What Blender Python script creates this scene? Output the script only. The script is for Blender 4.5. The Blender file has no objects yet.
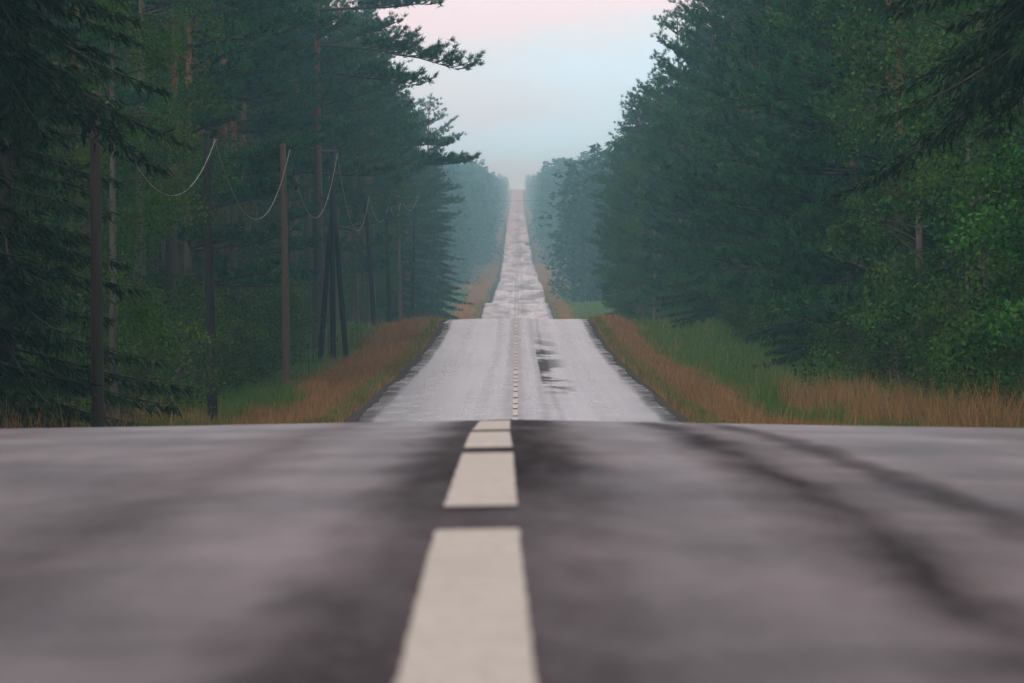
import bpy, math, random
import numpy as np

R = np.random.RandomState(11)
random.seed(11)
scene = bpy.context.scene
col = scene.collection
rad = math.radians
FPX = 5410.0          # focal length in pixels at 1024 wide
VX, VY = 517.0, 215.0  # where the road axis and eye level meet in the picture

# ------------------------------------------------------------------ profile
NA, NB, NC = 0.4845, 0.0106, 0.000382
PTS = [(40, None), (62, -2.52), (90, -3.66), (115, -4.53), (131, -4.985), (145, -5.14), (158, -5.28),
       (202, -5.71), (240, -6.0), (262, -6.06), (285, -5.98), (300, -5.88), (312, -5.96), (330, -6.42), (383, -7.75),
       (450, -9.25), (530, -10.85), (585, -11.52), (610, -11.66), (655, -11.3), (703, -11.42), (750, -12.25), (816, -12.82), (865, -12.35), (909, -12.07), (945, -12.2), (983, -12.65),
       (1060, -12.9), (1130, -12.5), (1200, -12.75), (1300, -12.3), (1750, -7.9), (2219, -2.5), (2600, 0.3), (3000, 3.6), (3600, 12.0),
       (4000, 18.6), (4200, 19.5), (4700, 16.0), (5300, 12.0)]
def near(d):
    return -NA - NB * d - NC * d * d
kx = np.array([20., 30.] + [p[0] for p in PTS])
ky = np.array([near(20.), near(30.)] + [near(p[0]) if p[1] is None else p[1] for p in PTS])
hh = np.diff(kx); dl = np.diff(ky) / hh
mm = np.zeros(len(kx)); mm[0] = dl[0]; mm[-1] = dl[-1]
for i in range(1, len(kx) - 1):
    if dl[i - 1] * dl[i] > 0:
        w1 = 2 * hh[i] + hh[i - 1]; w2 = hh[i] + 2 * hh[i - 1]
        mm[i] = (w1 + w2) / (w1 / dl[i - 1] + w2 / dl[i])
def zr(d):
    d = np.asarray(d, float)
    dc = np.clip(d, kx[0], kx[-1])
    i = np.clip(np.searchsorted(kx, dc) - 1, 0, len(kx) - 2)
    h = hh[i]; t = (dc - kx[i]) / h
    z = ((2*t**3 - 3*t**2 + 1) * ky[i] + (t**3 - 2*t**2 + t) * h * mm[i]
         + (-2*t**3 + 3*t**2) * ky[i + 1] + (t**3 - t**2) * h * mm[i + 1])
    z = np.where(d < 25, near(np.maximum(d, 0.)), z)
    z = np.where(d < 0, -NA - NB * d, z)
    # gentle settlement waves of the old road, growing with the far rolling ground
    a = np.clip((d - 590) / 500, 0, 1)
    z = z + a * (0.16 * np.sin(d / 9.7) + 0.13 * np.sin(d / 15.1 + 1.2) + 0.20 * np.sin(d / 26.0 + 0.4) + 0.22 * np.sin(d / 47.0))
    far = np.clip((d - 950) / 350, 0, 1) * np.clip((4000 - d) / 1500, 0, 1)
    z = z + far * (0.30 * np.sin(d / 25.5 + .8) + 0.34 * np.sin(d / 41.0 + 2.1))
    b = np.clip((d - 120) / 30, 0, 1) * np.clip((310 - d) / 20, 0, 1)
    z = z + b * (0.012 * np.sin(d / 3.1) + 0.018 * np.sin(d / 5.3 + 1))
    return z
GX_L = ([-1500, -400, -100, -45, -20, -12, -9.5, -8, -6.5, -5.2, -4.5, -4.03, -3.9],
        [2.5, 1.0, 0.3, 0.0, -0.2, -0.55, -0.62, -0.60, -0.48, -0.26, -0.15, -0.11, -0.25])
GX_R = ([3.9, 4.03, 4.5, 5.2, 6.5, 8, 9.5, 10.5, 20, 45, 100, 400, 1500],
        [-0.25, -0.11, -0.15, -0.25, -0.42, -0.48, -0.34, -0.2, 0.2, 0.4, 0.6, 1.0, 2.5])
gxs = np.array(GX_L[0] + GX_R[0], float); gzs = np.array(GX_L[1] + GX_R[1], float)
def lump(x, d):
    k = np.clip((np.abs(x) - 4.6) / 2.0, 0, 1)
    return k * (0.05 * np.sin(x * 1.7 + d * 0.31) + 0.05 * np.sin(d * 0.17 - x) + 0.04 * np.sin(d * 0.53 + 2 * x))
def gz(x, d):
    x = np.asarray(x, float); d = np.asarray(d, float)
    return zr(d) + np.interp(x, gxs, gzs) + lump(x, d)
def camber(x):
    return -0.019 * np.abs(x)
def px_x(px, d):
    return (px - VX) * d / FPX
def px_z(py, d):
    return (VY - py) * d / FPX

# ------------------------------------------------------------------ mesh helpers
def make_mesh(name, V, F, tint=None, smooth=False):
    V = np.asarray(V, np.float32); F = np.asarray(F, np.int32)
    n, k = F.shape
    me = bpy.data.meshes.new(name)
    me.vertices.add(len(V)); me.vertices.foreach_set('co', V.ravel())
    me.loops.add(n * k); me.loops.foreach_set('vertex_index', F.ravel())
    me.polygons.add(n)
    me.polygons.foreach_set('loop_start', np.arange(0, n * k, k, dtype=np.int32))
    me.polygons.foreach_set('loop_total', np.full(n, k, np.int32))
    if tint is not None:
        a = me.attributes.new('tint', 'FLOAT', 'FACE')
        a.data.foreach_set('value', np.asarray(tint, np.float32))
    me.update(calc_edges=True)
    if smooth:
        me.polygons.foreach_set('use_smooth', np.ones(n, bool))
    me.validate()
    return me
def link(name, me, mat=None, parent=None, **props):
    o = bpy.data.objects.new(name, me); col.objects.link(o)
    if mat is not None and not me.materials:
        me.materials.append(mat)
    if parent is not None:
        o.parent = parent
    for k, v in props.items():
        o[k] = v
    return o
def norm(v):
    return v / np.maximum(np.linalg.norm(v, axis=-1, keepdims=True), 1e-9)
class Tubes:
    """collects tapered tubes (quads) into one mesh"""
    def __init__(self): self.V = []; self.F = []; self.n = 0; self.M = []
    def add(self, P, r, sides=7, cap=True, mi=0):
        P = np.asarray(P, float); m = len(P)
        r = np.broadcast_to(np.asarray(r, float), (m,))
        T = norm(np.gradient(P, axis=0))
        ref = np.array([0.0, 1.0, 0.0]) if abs(T[0][1]) < 0.8 else np.array([1.0, 0, 0])
        A = norm(np.cross(T, ref)); B = np.cross(T, A)
        a = np.linspace(0, 2 * np.pi, sides, endpoint=False)
        ring = P[:, None] + r[:, None, None] * (np.cos(a)[None, :, None] * A[:, None] + np.sin(a)[None, :, None] * B[:, None])
        self.V.append(ring.reshape(-1, 3))
        i = np.arange(m - 1)[:, None] * sides; j = np.arange(sides)[None]; j2 = (j + 1) % sides
        f = np.stack([i + j, i + j2, i + sides + j2, i + sides + j], -1).reshape(-1, 4) + self.n
        self.F.append(f); self.n += m * sides; nf0 = len(self.F) - 1
        if cap:
            for end in (0, m - 1):
                self.V.append(P[end][None]); c = self.n; self.n += 1
                b = c - (m * sides) - (0 if end == 0 else 1) + end * sides
                jj = np.arange(0, sides - 1, 2)
                q = np.stack([np.full(len(jj), c), b + jj, b + (jj + 1) % sides, b + (jj + 2) % sides], -1)
                if sides % 2 == 0:
                    self.F.append(q)
                else:
                    self.F.append(q[:-1] if len(q) > 1 else q)
        self.M.append(np.full(sum(len(z) for z in self.F[nf0:]), mi, np.int32))
    def mesh(self, name):
        me = make_mesh(name, np.concatenate(self.V), np.concatenate(self.F), smooth=True)
        mi = np.concatenate(self.M)
        if mi.max() > 0 and len(mi) == len(me.polygons): me.polygons.foreach_set('material_index', mi)
        return me
def tufts(C, A, k, L, W, spread, up, rs):
    """k needle blades (triangles) around every centre C along axis A"""
    n = len(C)
    D = norm(A[:, None] * 1.0 + rs.normal(0, spread, (n, k, 3)) + np.array([0, 0, up]))
    S = norm(np.cross(D, rs.normal(0, 1, (n, k, 3))))
    ln = L * rs.uniform(.6, 1.15, (n, k, 1)); w = W * rs.uniform(.7, 1.3, (n, k, 1))
    c = C[:, None] + rs.normal(0, L * .12, (n, k, 3))
    V = np.stack([c - S * w * .5, c + S * w * .5 + D * ln * .15, c + D * ln], 2).reshape(-1, 3)
    F = np.arange(len(V)).reshape(-1, 3)
    t = np.clip(np.repeat(rs.uniform(0.15, .85, n), k) + rs.normal(0, .13, n * k), 0, 1)
    return V, F, t
def leaves(C, size, hang, rs, clump_t=None):
    n = len(C)
    D = norm(rs.normal(0, 1, (n, 3)) + np.array([0, 0, -hang]))
    S = norm(np.cross(D, rs.normal(0, 1, (n, 3))))
    l = size * rs.uniform(.7, 1.3, (n, 1)); w = l * rs.uniform(.55, .85, (n, 1))
    V = np.stack([C, C + D * l * .45 + S * w * .5, C + D * l, C + D * l * .45 - S * w * .5], 1).reshape(-1, 3)
    F = np.arange(len(V)).reshape(-1, 4)
    t = rs.uniform(0, 1, n) if clump_t is None else np.clip(clump_t + rs.normal(0, .18, n), 0, 1)
    return V, F, t

# ------------------------------------------------------------------ materials
def new_mat(name):
    m = bpy.data.materials.new(name); m.use_nodes = True
    nt = m.node_tree; nt.nodes.clear()
    out = nt.nodes.new('ShaderNodeOutputMaterial')
    return m, nt, out
def N(nt, t, **kw):
    n = nt.nodes.new(t)
    for k, v in kw.items():
        setattr(n, k, v)
    return n
def ramp(nt, stops, interp='LINEAR'):
    r = N(nt, 'ShaderNodeValToRGB'); e = r.color_ramp.elements
    r.color_ramp.interpolation = interp
    while len(e) < len(stops): e.new(0.5)
    for el, (p, c) in zip(e, stops):
        el.position = p; el.color = (c, c, c, 1) if not hasattr(c, '__len__') else (*c, 1)
    return r
def noise(nt, scale, detail=3, rough=.5, vec=None):
    n = N(nt, 'ShaderNodeTexNoise'); n.inputs['Scale'].default_value = scale
    n.inputs['Detail'].default_value = detail; n.inputs['Roughness'].default_value = rough
    if vec is not None: nt.links.new(vec, n.inputs['Vector'])
    return n
def mixc(nt, a, b, fac, mode='MIX'):
    m = N(nt, 'ShaderNodeMix', data_type='RGBA', blend_type=mode)
    for sock, v in ((m.inputs[0], fac), (m.inputs[6], a), (m.inputs[7], b)):
        if hasattr(v, 'is_output'): nt.links.new(v, sock)
        elif hasattr(v, '__len__'): sock.default_value = (*v, 1)
        else: sock.default_value = v
    return m.outputs[2]
def math_n(nt, op, a, b=0.0, clamp=False):
    m = N(nt, 'ShaderNodeMath', operation=op, use_clamp=clamp)
    for s, v in ((m.inputs[0], a), (m.inputs[1], b)):
        if hasattr(v, 'is_output'): nt.links.new(v, s)
        else: s.default_value = v
    return m.outputs[0]
def foliage_mat(name, dark, light, vary=.35, trans=.22):
    m, nt, out = new_mat(name)
    at = N(nt, 'ShaderNodeAttribute', attribute_name='tint')
    oi = N(nt, 'ShaderNodeObjectInfo')
    tc = N(nt, 'ShaderNodeTexCoord')
    nz = noise(nt, .8, 3, .55, tc.outputs['Object'])
    f = math_n(nt, 'ADD', math_n(nt, 'MULTIPLY', at.outputs['Fac'], .7), math_n(nt, 'MULTIPLY', math_n(nt, 'SUBTRACT', nz.outputs[0], .45), 1.9), True)
    c = mixc(nt, dark, light, f)
    hs = N(nt, 'ShaderNodeHueSaturation'); nt.links.new(c, hs.inputs['Color'])
    nt.links.new(math_n(nt, 'ADD', math_n(nt, 'MULTIPLY', oi.outputs['Random'], vary), 1 - vary / 2), hs.inputs['Value'])
    nt.links.new(math_n(nt, 'ADD', math_n(nt, 'MULTIPLY', oi.outputs['Random'], .03), .485), hs.inputs['Hue'])
    p = N(nt, 'ShaderNodeBsdfPrincipled'); nt.links.new(hs.outputs[0], p.inputs['Base Color'])
    p.inputs['Roughness'].default_value = .6; p.inputs['Specular IOR Level'].default_value = .15
    t = N(nt, 'ShaderNodeBsdfTranslucent'); nt.links.new(hs.outputs[0], t.inputs['Color'])
    mx = N(nt, 'ShaderNodeMixShader'); mx.inputs[0].default_value = trans
    nt.links.new(p.outputs[0], mx.inputs[1]); nt.links.new(t.outputs[0], mx.inputs[2])
    nt.links.new(mx.outputs[0], out.inputs[0])
    return m
def bark_mat(name, low, high, z0, z1, dark=.5):
    m, nt, out = new_mat(name)
    tc = N(nt, 'ShaderNodeTexCoord')
    sp = N(nt, 'ShaderNodeSeparateXYZ'); nt.links.new(tc.outputs['Object'], sp.inputs[0])
    mr = N(nt, 'ShaderNodeMapRange'); nt.links.new(sp.outputs[2], mr.inputs[0])
    mr.inputs[1].default_value = z0; mr.inputs[2].default_value = z1
    mp = N(nt, 'ShaderNodeMapping'); nt.links.new(tc.outputs['Object'], mp.inputs[0]); mp.inputs['Scale'].default_value = (6, 6, 1.6)
    nz = noise(nt, 2.2, 5, .65, mp.outputs[0])
    c = mixc(nt, low, high, mr.outputs[0])
    c2 = mixc(nt, c, (dark * .12, dark * .1, dark * .09), math_n(nt, 'MULTIPLY', math_n(nt, 'GREATER_THAN', nz.outputs[0], .55), .7))
    p = N(nt, 'ShaderNodeBsdfPrincipled'); nt.links.new(c2, p.inputs['Base Color']); p.inputs['Roughness'].default_value = .9
    b = N(nt, 'ShaderNodeBump'); b.inputs['Strength'].default_value = .6; b.inputs['Distance'].default_value = .03
    nt.links.new(nz.outputs[0], b.inputs['Height']); nt.links.new(b.outputs[0], p.inputs['Normal'])
    nt.links.new(p.outputs[0], out.inputs[0])
    return m
def plain_mat(name, c1, c2, scale=8, rough=.7, metal=0, stretch=(1, 1, 1)):
    m, nt, out = new_mat(name)
    tc = N(nt, 'ShaderNodeTexCoord')
    mp = N(nt, 'ShaderNodeMapping'); nt.links.new(tc.outputs['Object'], mp.inputs[0]); mp.inputs['Scale'].default_value = stretch
    nz = noise(nt, scale, 5, .6, mp.outputs[0])
    c = mixc(nt, c1, c2, ramp_out(nt, nz.outputs[0], [(.3, 0.), (.7, 1.)]))
    p = N(nt, 'ShaderNodeBsdfPrincipled'); nt.links.new(c, p.inputs['Base Color'])
    p.inputs['Roughness'].default_value = rough; p.inputs['Metallic'].default_value = metal
    nt.links.new(p.outputs[0], out.inputs[0])
    return m
def ramp_out(nt, val, stops, interp='LINEAR'):
    r = ramp(nt, stops, interp); nt.links.new(val, r.inputs[0]); return r.outputs[0]

M_pine = foliage_mat('pine_needles', (.006, .033, .014), (.058, .19, .072))
M_spruce = foliage_mat('spruce_needles', (.003, .013, .004), (.018, .055, .013), trans=.12)
M_birch = foliage_mat('birch_leaves', (.018, .07, .009), (.10, .22, .025), trans=.3)
M_leaf = foliage_mat('broad_leaves', (.008, .048, .009), (.078, .225, .032), trans=.28)
M_bush = foliage_mat('bush_leaves', (.02, .075, .011), (.13, .25, .03), trans=.3)
M_pinebark = bark_mat('pine_bark', (.10, .075, .06), (.27, .115, .055), 5.5, 10.5)
M_sprucebark = bark_mat('spruce_bark', (.085, .065, .055), (.08, .06, .05), 2, 12)
M_birchbark = bark_mat('birch_bark', (.12, .11, .10), (.15, .14, .13), 0, 6)
M_limb = plain_mat('limb_bark', (.03, .024, .02), (.065, .05, .042), 6, .9)
M_greybark = bark_mat('grey_bark', (.11, .095, .08), (.12, .1, .085), 0, 8)

# asphalt -----------------------------------------------------------------
def asphalt():
    m, nt, out = new_mat('asphalt')
    tc = N(nt, 'ShaderNodeTexCoord'); sp = N(nt, 'ShaderNodeSeparateXYZ'); nt.links.new(tc.outputs['Object'], sp.inputs[0])
    def mapped(sx, sy, sz=1):
        mp = N(nt, 'ShaderNodeMapping'); nt.links.new(tc.outputs['Object'], mp.inputs[0]); mp.inputs['Scale'].default_value = (sx, sy, sz)
        return mp.outputs[0]
    wob = noise(nt, 1.0, 3, .5, mapped(.6, .07))
    wob2 = noise(nt, 1.0, 2, .5, mapped(5., .9))
    x = math_n(nt, 'ADD', sp.outputs[0], math_n(nt, 'ADD', math_n(nt, 'MULTIPLY', math_n(nt, 'SUBTRACT', wob.outputs[0], .5), .22),
               math_n(nt, 'MULTIPLY', math_n(nt, 'SUBTRACT', wob2.outputs[0], .5), .2)))
    u = math_n(nt, 'DIVIDE', math_n(nt, 'ADD', x, 4.0), 8.0, True)
    def P(v): return (v + 4) / 8
    # tar and rubber stain strips along the lanes (0 = clean, 1 = dark tar)
    st = ramp_out(nt, u, [(0, .25), (P(-3.3), .05), (P(-2.6), .3), (P(-2.1), .12), (P(-1.25), .08), (P(-.9), .5), (P(-.66), .12), (P(-.45), .16),
                          (P(-.28), .85), (P(.02), 1.0), (P(.13), .92), (P(.26), .38), (P(.5), .2), (P(.6), .45), (P(.74), 1.), (P(.86), .42),
                          (P(.98), .3), (P(1.07), .75), (P(1.14), .7), (P(1.22), .12), (P(1.9), .05), (P(2.4), .25), (P(3.2), .08), (1, .3)])
    br = noise(nt, 1.0, 4, .6, mapped(1.2, .11))
    st2 = math_n(nt, 'MULTIPLY', st, ramp_out(nt, br.outputs[0], [(.28, .45), (.5, 1.), (.8, .85)]))
    # the tar is worn thin further down the road
    wr = N(nt, 'ShaderNodeMapRange'); nt.links.new(sp.outputs[1], wr.inputs[0])
    wr.inputs[1].default_value = 50; wr.inputs[2].default_value = 130; wr.inputs[3].default_value = 1.0; wr.inputs[4].default_value = .3
    st2 = math_n(nt, 'MULTIPLY', st2, wr.outputs[0])
    # ripple shading painted as dark cross bands far down the road, and lengthwise polished streaks
    bands = noise(nt, 1.0, 4, .65, mapped(.3, .03))
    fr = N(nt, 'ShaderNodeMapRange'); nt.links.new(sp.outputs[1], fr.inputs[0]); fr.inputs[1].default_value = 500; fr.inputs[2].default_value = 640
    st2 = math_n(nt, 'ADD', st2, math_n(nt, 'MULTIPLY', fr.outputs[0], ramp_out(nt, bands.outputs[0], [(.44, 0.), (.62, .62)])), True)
    # tar repairs bleeding to the right of a seam in the right lane
    def sstep(v, a, b_):
        m_ = N(nt, 'ShaderNodeMapRange', interpolation_type='SMOOTHSTEP'); nt.links.new(v, m_.inputs[0]); m_.inputs[1].default_value = a; m_.inputs[2].default_value = b_; return m_.outputs[0]
    tn = noise(nt, 1.0, 4, .6, mapped(.55, .085))
    xs_ = math_n(nt, 'ADD', sp.outputs[0], math_n(nt, 'MULTIPLY', math_n(nt, 'SUBTRACT', wob2.outputs[0], .5), .15))
    seam = math_n(nt, 'MULTIPLY', sstep(xs_, .78, .86), math_n(nt, 'SUBTRACT', 1., math_n(nt, 'MULTIPLY', sstep(xs_, .88, 2.0), .62)))
    tar = math_n(nt, 'MULTIPLY', seam, math_n(nt, 'MULTIPLY', sstep(sp.outputs[1], 158, 166), math_n(nt, 'SUBTRACT', 1., sstep(sp.outputs[1], 225, 290))))
    tar = math_n(nt, 'MULTIPLY', tar, math_n(nt, 'SUBTRACT', 1., sstep(xs_, 1.5, 2.1)))
    tar = math_n(nt, 'MULTIPLY', tar, ramp_out(nt, tn.outputs[0], [(.46, 0.), (.56, .9)]))
    st2 = math_n(nt, 'ADD', st2, tar, True)
    streak = noise(nt, 1.0, 4, .6, mapped(2.2, .018))
    cross = noise(nt, 1.0, 4, .62, mapped(.35, .5))
    fine = noise(nt, 30, 5, .8, mapped(1, .7))
    mid = noise(nt, 1.0, 5, .6, mapped(1.6, .35))
    base = mixc(nt, (.066, .048, .053), (.27, .215, .222), ramp_out(nt, mid.outputs[0], [(.36, 0.), (.64, 1.)]))
    base = mixc(nt, base, (.39, .395, .40), math_n(nt, 'MULTIPLY', fr.outputs[0], .75))   # mist and sheen paleness painted into the base beyond the second crest
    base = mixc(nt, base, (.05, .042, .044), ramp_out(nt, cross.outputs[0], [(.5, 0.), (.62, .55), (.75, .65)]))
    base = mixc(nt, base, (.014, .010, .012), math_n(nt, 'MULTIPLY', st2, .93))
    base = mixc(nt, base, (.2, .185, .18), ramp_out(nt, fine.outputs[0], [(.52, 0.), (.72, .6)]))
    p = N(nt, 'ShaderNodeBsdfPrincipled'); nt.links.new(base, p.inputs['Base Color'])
    damp = N(nt, 'ShaderNodeMapRange'); nt.links.new(sp.outputs[1], damp.inputs[0])
    damp.inputs[1].default_value = 5; damp.inputs[2].default_value = 48; damp.inputs[3].default_value = .46; damp.inputs[4].default_value = .19
    rg = math_n(nt, 'ADD', math_n(nt, 'ADD', math_n(nt, 'MULTIPLY', mid.outputs[0], .1), math_n(nt, 'MULTIPLY', math_n(nt, 'SUBTRACT', streak.outputs[0], .5), .13)), math_n(nt, 'ADD', damp.outputs[0], math_n(nt, 'MULTIPLY', st2, .36)))
    nt.links.new(rg, p.inputs['Roughness']); nt.links.new(math_n(nt, 'ADD', math_n(nt, 'SUBTRACT', .5, math_n(nt, 'MULTIPLY', st2, .45)), math_n(nt, 'MULTIPLY', math_n(nt, 'SUBTRACT', fine.outputs[0], .5), .5)), p.inputs['Specular IOR Level'])
    b = N(nt, 'ShaderNodeBump'); b.inputs['Distance'].default_value = .014
    bs = N(nt, 'ShaderNodeMapRange'); nt.links.new(sp.outputs[1], bs.inputs[0]); bs.inputs[1].default_value = 15; bs.inputs[2].default_value = 80
    bs.inputs[3].default_value = .6; bs.inputs[4].default_value = .08; nt.links.new(bs.outputs[0], b.inputs['Strength'])
    hgt = math_n(nt, 'ADD', math_n(nt, 'MULTIPLY', fine.outputs[0], .9), cross.outputs[0])
    nt.links.new(hgt, b.inputs['Height']); nt.links.new(b.outputs[0], p.inputs['Normal'])
    nt.links.new(p.outputs[0], out.inputs[0])
    return m
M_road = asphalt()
def paint(name, c1, c2, chip, wear):
    m, nt, out = new_mat(name)
    tc = N(nt, 'ShaderNodeTexCoord')
    n1 = noise(nt, 3.0, 4, .6, tc.outputs['Object']); n2 = noise(nt, 34, 5, .75, tc.outputs['Object'])
    c = mixc(nt, c1, c2, ramp_out(nt, n1.outputs[0], [(.3, 0.), (.7, 1.)]))
    c = mixc(nt, c, (.10, .08, .08), ramp_out(nt, math_n(nt, 'ADD', n2.outputs[0], math_n(nt, 'MULTIPLY', n1.outputs[0], .25)), [(chip, 0.), (chip + .1, wear)]))
    p = N(nt, 'ShaderNodeBsdfPrincipled'); nt.links.new(c, p.inputs['Base Color']); p.inputs['Roughness'].default_value = .6
    b = N(nt, 'ShaderNodeBump'); b.inputs['Strength'].default_value = .4; b.inputs['Distance'].default_value = .008
    nt.links.new(n2.outputs[0], b.inputs['Height']); nt.links.new(b.outputs[0], p.inputs['Normal'])
    nt.links.new(p.outputs[0], out.inputs[0])
    return m
M_paint = paint('road_paint', (.50, .435, .365), (.65, .58, .50), .68, .8)
M_paint_worn = paint('worn_road_paint', (.5, .46, .41), (.72, .67, .6), .66, .5)

def ground_mat():
    m, nt, out = new_mat('verge_and_forest_floor')
    tc = N(nt, 'ShaderNodeTexCoord'); sp = N(nt, 'ShaderNodeSeparateXYZ'); nt.links.new(tc.outputs['Object'], sp.inputs[0])
    nz = noise(nt, .35, 4, .6, tc.outputs['Object']); n2 = noise(nt, 3.5, 4, .65, tc.outputs['Object'])
    ax = math_n(nt, 'ABSOLUTE', sp.outputs[0])
    ax = math_n(nt, 'ADD', ax, math_n(nt, 'MULTIPLY', math_n(nt, 'SUBTRACT', nz.outputs[0], .5), 1.6))
    u = math_n(nt, 'DIVIDE', ax, 16.0, True)
    c = ramp_out(nt, u, [(3.9 / 16, (.07, .062, .058)), (4.45 / 16, (.075, .066, .055)), (4.65 / 16, (.065, .085, .03)), (4.9 / 16, (.11, .095, .035)),
                         (5.5 / 16, (.22, .125, .06)), (6.6 / 16, (.2, .12, .055)), (7.8 / 16, (.07, .09, .028)), (10.2 / 16, (.05, .08, .026)),
                         (11.5 / 16, (.03, .035, .018)), (1, (.025, .026, .016))])
    c = mixc(nt, c, (.02, .02, .012), math_n(nt, 'MULTIPLY', ramp_out(nt, n2.outputs[0], [(.45, 0.), (.7, 1.)]), .45))
    p = N(nt, 'ShaderNodeBsdfPrincipled'); nt.links.new(c, p.inputs['Base Color']); p.inputs['Roughness'].default_value = .95
    p.inputs['Specular IOR Level'].default_value = .1
    b = N(nt, 'ShaderNodeBump'); b.inputs['Distance'].default_value = .15; nt.links.new(n2.outputs[0], b.inputs['Height']); nt.links.new(b.outputs[0], p.inputs['Normal'])
    nt.links.new(p.outputs[0], out.inputs[0])
    return m

# ------------------------------------------------------------------ ground, road, markings
def grid(xs, ds, zf):
    X, D = np.meshgrid(xs, ds)
    V = np.stack([X, D, zf(X, D)], -1).reshape(-1, 3)
    nx = len(xs); i = (np.arange(len(ds) - 1)[:, None] * nx + np.arange(nx - 1)[None]).ravel()
    return V, np.stack([i, i + 1, i + 1 + nx, i + nx], 1)
d_rows = np.concatenate([np.arange(-120, 0, 8.), np.arange(0, 60, 1.), np.arange(60, 340, 2.), np.arange(340, 1500, 4.), np.arange(1500, 5301, 20.)])
gx_cols = np.unique(np.concatenate([gxs, [-300, -200, -70, -30, -16, -14, -10.5, -8.8, -7.2, -5.8, -4.8, 0, 4.8, 5.8, 7.2, 8.8, 11.5, 14, 16, 30, 70, 200, 300]]))
V, F = grid(gx_cols, d_rows, gz)
link('ground', make_mesh('ground', V, F, smooth=True), ground_mat(), kind='structure', label='grassy verges, ditches and forest floor on both sides of the road')
d_road = np.concatenate([np.arange(-120, 0, 4.), np.arange(0, 60, .5), np.arange(60, 340, 1.), np.arange(340, 1500, 2.), np.arange(1500, 5290, 8.)])
rx = np.array([-4.06, -4.0, -3.5, -3, -2.5, -2, -1.5, -1, -.5, 0, .5, 1, 1.5, 2, 2.5, 3, 3.5, 4.0, 4.06])
def road_z(X, D):
    z = zr(D) + camber(X)
    k = np.clip((np.abs(X) - 2) / 2, 0, 1)
    z = z + .012 * np.sin(D * .9 + X * .7) * k * (np.abs(X) < 4.01)
    z = z + .012 * np.sin(X * 2.1) * np.clip((D - 100) / 30, 0, 1)
    return np.where(np.abs(X) > 4.02, z - .25, z)
V, F = grid(rx, d_road, road_z)
V[:, 0] += np.interp(V[:, 1], [620, 700, 910, 1000, 1300, 2200], [0, -.1, .65, .6, .2, -.15])   # slight wander of the old road
# ragged asphalt edge
edge = np.abs(V[:, 0]) > 3.9
V[:, 0] += np.where(edge, np.sign(V[:, 0]) * (R.normal(0, .03, len(V)) + .05 * np.sin(V[:, 1] * .21 + V[:, 0]) + .04 * np.sin(V[:, 1] * .083)), 0)
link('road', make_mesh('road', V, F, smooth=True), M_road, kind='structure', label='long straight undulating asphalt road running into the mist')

def line_c(d):
    return np.interp(d, [0, 6.6, 10, 18, 23, 30, 60, 135, 900], [-.05, -.062, -.078, -.098, -.115, -.122, -.1, -.045, -.04])
def ribbon(d0, d1, w, wob=0.0, step=.5):
    ds = np.linspace(d0, d1, max(3, int((d1 - d0) / step) + 1)); c = line_c(ds)
    xs = np.array([-.5, 0, .5]); X = c[:, None] + xs[None] * w * (1 + wob * R.uniform(-1, 1, (len(ds), 1)))
    D = np.repeat(ds[:, None], 3, 1)
    V = np.stack([X, D, road_z(X, D) + .006 + (D > 100) * .012], -1).reshape(-1, 3)
    i = (np.arange(len(ds) - 1)[:, None] * 3 + np.arange(2)[None]).ravel()
    return V, np.stack([i, i + 1, i + 4, i + 3], 1)
dashes = [(-22., -17.), (-15.5, -10.5), (-9, -4.2), (-2.6, 2.6), (4.6, 11.1), (12.5, 18.2), (19.2, 23.5), (24.3, 30.5)]
d = 32.0
while d < 302:
    dashes.append((d, d + 4.9)); d += 6.9
for a, b in dashes:
    V, F = ribbon(a, b, .17 if b < 60 else .14, .025 if b < 60 else .15, .12 if b < 60 else .5)
    link('lane_marking', make_mesh('lane_marking', V, F), M_paint if b < 60 else M_paint_worn, kind='structure',
         label='white centre line dash painted on the asphalt', group='white dashes of the centre line')
vs, fs, n = [], [], 0
d = 600.
while d < 1500:
    V, F = ribbon(d, d + 4.8, .17, .15, 2.); vs.append(V); fs.append(F + n); n += len(V); d += 7
link('lane_markings', make_mesh('lane_markings', np.concatenate(vs), np.concatenate(fs)), M_paint_worn, kind='structure', label='worn far centre line dashes beyond the second crest')
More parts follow.
